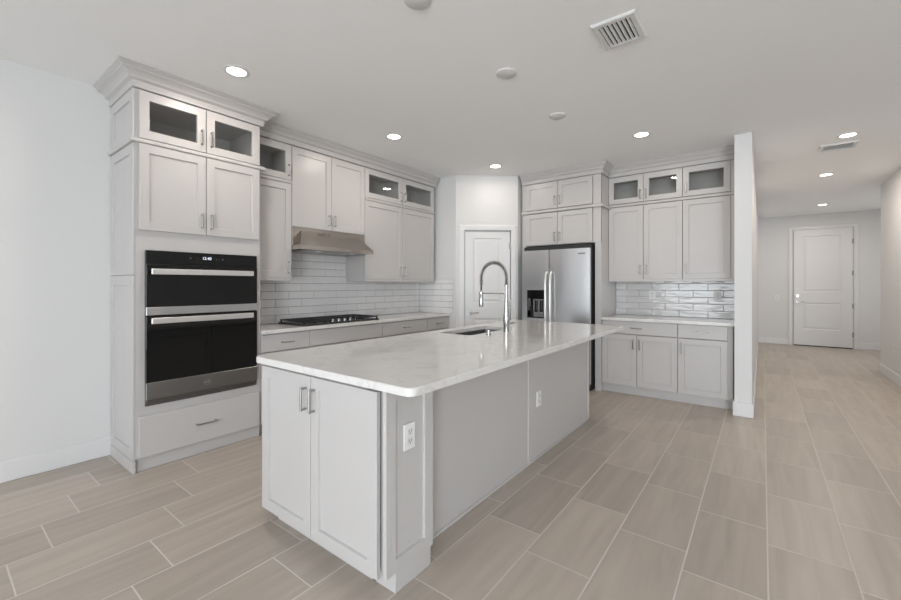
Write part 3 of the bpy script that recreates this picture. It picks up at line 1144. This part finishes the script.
SKX0, SKX1, SKY0, SKY1 = -2.165, -1.835, 2.645, 3.385
IX0, IX1, IY0, IY1 = -2.278, -1.068, 1.146, 4.175
e = 0.004
lsl = [rrect(IX0, IX1, IY0, IY1, 0.045, CT0), rrect(IX0, IX1, IY0, IY1, 0.045, CT1 - e), rrect(IX0 + e, IX1 - e, IY0 + e, IY1 - e, 0.042, CT1),
       rrect(SKX0 - 0.002, SKX1 + 0.002, SKY0 - 0.002, SKY1 + 0.002, 0.04, CT1), rrect(SKX0, SKX1, SKY0, SKY1, 0.04, CT1 - 0.002), rrect(SKX0, SKX1, SKY0, SKY1, 0.04, CT0)]
bm = loops(bmesh.new(), lsl + [lsl[0]], False, False)
bmesh.ops.remove_doubles(bm, verts=bm.verts, dist=1e-6)
tag(obj('countertop', bm, 'quartz'), 'large white veined quartz slab topping the island', 'countertop')

# undermount sink
sk = thing('kitchen_sink', 'stainless undermount sink sunk into the island top', 'sink', ((SKX0 + SKX1) / 2, (SKY0 + SKY1) / 2, CT0))
cx, cy = (SKX0 + SKX1) / 2, (SKY0 + SKY1) / 2
q = 0.004


def sr(g_, r, z):
    return [(a_ - cx, b_ - cy, z - CT0) for a_, b_, z in rrect(SKX0 - g_, SKX1 + g_, SKY0 - g_, SKY1 + g_, r, z)]


bm = loops(bmesh.new(), [sr(0.02, 0.055, 0.883), sr(-0.001, 0.04, 0.883), sr(-0.003, 0.04, 0.70), sr(-0.02, 0.04, 0.685), sr(-0.06, 0.03, 0.682)], False, True)
obj('basin', bm, 'sink_steel', sk, smooth=True)
obj('drain', lathe(bmesh.new(), [(0.045, 0.6825 - CT0), (0.045, 0.685 - CT0), (0.03, 0.6855 - CT0), (0.026, 0.6835 - CT0)], 28), 'chrome', sk, smooth=True)

# spring pull-down faucet
FX, FYY = -1.736, 3.052
fa = thing('kitchen_faucet', 'tall chrome spring-neck faucet standing beside the island sink', 'faucet', (FX, FYY, CT1))
obj('faucet_base', lathe(bmesh.new(), [(0.030, 0.0003), (0.030, 0.006), (0.025, 0.009), (0.0245, 0.05), (0.026, 0.058), (0.026, 0.07), (0.0285, 0.09),
                                       (0.0255, 0.15), (0.0195, 0.22), (0.0135, 0.30), (0.0135, 0.385), (0.016, 0.388), (0.016, 0.396), (0.012, 0.400)], 28), 'chrome', fa, smooth=True)
bm = bmesh.new()
tube(bm, [(0.0, 0.02, 0.062), (0.0, 0.045, 0.064), (0.012, 0.072, 0.067), (0.03, 0.10, 0.070)], lambda f: 0.010 - 0.004 * f, 12)
obj('faucet_lever', bm, 'chrome', fa, smooth=True)
# neck centre line: up, over a half circle, down to the spray head
R_ = 0.128
neck = [(0, 0, 0.39 + 0.06 * i / 4) for i in range(4)]
for i in range(33):
    a_ = PI * i / 32
    neck.append((-R_ + R_ * math.cos(a_), 0, 0.45 + 1.12 * R_ * math.sin(a_)))
neck += [(-2 * R_, 0, 0.45 - 0.02 * i) for i in range(1, 4)]
obj('hose', tube(bmesh.new(), neck + [(-2 * R_, 0, 0.345)], 0.0075, 10), 'black', fa, smooth=True)
nv = [Vector(p) for p in neck]
cum = [0.0]
for a_, b_ in zip(nv, nv[1:]):
    cum.append(cum[-1] + (b_ - a_).length)
pts = []
turns, per = 30, 12
for i in range(turns * per + 1):
    s = cum[-1] * i / (turns * per)
    k = max(j for j in range(len(cum)) if cum[j] <= s + 1e-9)
    k = min(k, len(nv) - 2)
    f = (s - cum[k]) / (cum[k + 1] - cum[k])
    p = nv[k].lerp(nv[k + 1], f)
    t = (nv[k + 1] - nv[k]).normalized()
    sd = Vector((0, 1, 0))
    up = t.cross(sd)
    an = 2 * PI * i / per
    pts.append(p + 0.0150 * (math.cos(an) * up + math.sin(an) * sd))
obj('spring_coil', tube(bmesh.new(), pts, 0.0034, 6), 'nickel', fa, smooth=True)
obj('spray_head', lathe(bmesh.new(), [(0.019, 0.205), (0.021, 0.212), (0.0195, 0.255), (0.0165, 0.315), (0.013, 0.325), (0.011, 0.348)], 24, Matrix.Translation((-2 * R_, 0, 0))), 'chrome', fa, smooth=True)
bm = tube(bmesh.new(), [(-0.012, 0, 0.325), (-2 * R_ + 0.018, 0, 0.325)], 0.0055, 10)
lathe(bm, [(0.0195, 0.316), (0.0215, 0.318), (0.0215, 0.332), (0.0195, 0.334)], 24, Matrix.Translation((-2 * R_, 0, 0)))
obj('support_arm', bm, 'chrome', fa, smooth=True)
tag(obj('sink_air_switch', lathe(bmesh.new(), [(0.024, 0.0003), (0.024, 0.004), (0.017, 0.006), (0.016, 0.022), (0.0185, 0.024), (0.0185, 0.034), (0.016, 0.036)], 24), 'chrome', loc=(-1.735, 2.765, CT1), smooth=True),
    'small round metal button on the island top at the near side of the faucet', 'air switch')

# ================================================================== CEILING FIXTURES
lights = [(-2.949, 1.365, 'brightest recessed ceiling light, closest to the oven tower'),
          (-2.975, 2.939, 'recessed ceiling light in front of the range hood cabinets'),
          (-2.694, 4.457, 'recessed ceiling light in front of the pantry door'),
          (-0.964, 4.41, 'recessed ceiling light in front of the glass cabinets right of the refrigerator'),
          (0.683, 5.689, 'hallway recessed light next to the small ceiling vent'),
          (0.690, 7.555, 'hallway recessed light, the middle one of three'),
          (0.897, 10.36, 'hallway recessed light nearest the entry door')]
first = None
for x, y, lab in lights:
    if first is None:
        first = thing('recessed_light', lab, 'ceiling light', (x, y, CEIL), 0, 'recessed ceiling lights')
        obj('trim_ring', loops(bmesh.new(), [[(r * math.cos(2 * PI * i / 40), r * math.sin(2 * PI * i / 40), z) for i in range(40)]
                                             for r, z in ((0.088, -0.0005), (0.088, -0.003), (0.080, -0.005), (0.0625, -0.004), (0.0625, -0.0005))], False, False), 'plastic', first, smooth=True)
        obj('lamp_lens', lathe(bmesh.new(), [(0.062, -0.0008), (0.062, -0.003), (0.05, -0.0035)], 40), 'lens', first)
    else:
        dup(first, (x, y, CEIL), lab)
    d = bpy.data.lights.new('downlight', 'AREA')
    d.shape = 'DISK'
    d.size = 0.12
    d.energy = HALL_POWER if x > 0 else CAN_POWER * (0.42 if 'pantry' in lab else 1.0)
    d.color = CAN_COLOR
    lo = bpy.data.objects.new('downlight', d)
    lo.location = (x, y, CEIL - 0.006)
    COL.objects.link(lo)

for i, (x, y, lab) in enumerate([(-1.446, 1.60, 'blank round cover on the ceiling, largest and cut by the top edge of the photo'),
                                 (-1.446, 2.54, 'blank round ceiling cover, the middle one of three above the island'),
                                 (-1.446, 3.46, 'blank round ceiling cover, the farthest one above the island')]):
    bm = lathe(bmesh.new(), [(0.072, -0.0005), (0.072, -0.009), (0.066, -0.013)], 40)
    tag(obj('ceiling_cover', bm, 'cap', loc=(x, y, CEIL), smooth=True), lab, 'ceiling cover', 'blank round covers above the island')


def vent(label, x0, x1, y0, y1, n, along_y=True, lab_mat='plastic'):
    cx, cy = (x0 + x1) / 2, (y0 + y1) / 2
    r = thing('ceiling_vent', label, 'air vent', (cx, cy, CEIL))
    w, h, f = (x1 - x0) / 2, (y1 - y0) / 2, 0.034
    bm = bmesh.new()
    rr_ = lambda w_, h_, z: [(-w_, -h_, z), (w_, -h_, z), (w_, h_, z), (-w_, h_, z)]
    ls = [rr_(w, h, -0.0005), rr_(w, h, -0.006), rr_(w - 0.008, h - 0.008, -0.014), rr_(w - f, h - f, -0.014), rr_(w - f, h - f, -0.0005)]
    loops(bm, ls + [ls[0]], False, False)
    bmesh.ops.remove_doubles(bm, verts=bm.verts, dist=1e-6)
    obj('vent_frame', bm, 'cap', r)
    obj('duct_shade_plate', box(-w + f, w - f, -h + f, h - f, -0.0012, -0.0004), 'dark', r)  # flat dark plate, painting in the shade of the duct
    if along_y:
        for i in range(n):
            c_ = -w + f + (2 * (w - f)) * (i + 0.5) / n
            bm = box(-0.0085, 0.0085, -h + f, h - f, -0.001, 0.001)
            bmesh.ops.rotate(bm, verts=bm.verts, cent=(0, 0, 0), matrix=Matrix.Rotation(math.radians(-42), 3, 'Y'))
            obj('vent_slat', bm, 'cap', r, (c_, 0, -0.0085))
    else:
        for i in range(n):
            c_ = -h + f + (2 * (h - f)) * (i + 0.5) / n
            bm = box(-w + f, w - f, -0.008, 0.008, -0.001, 0.001)
            bmesh.ops.rotate(bm, verts=bm.verts, cent=(0, 0, 0), matrix=Matrix.Rotation(math.radians(30), 3, 'X'))
            obj('vent_slat', bm, 'cap', r, (0, c_, -0.0075))
    return r


vent('square white slatted air vent on the ceiling above the island corner', -0.797, -0.553, 2.378, 2.680, 7)
vent('small grey slatted air vent beside the nearest hallway light', 0.50, 0.80, 5.94, 6.20, 8, False)
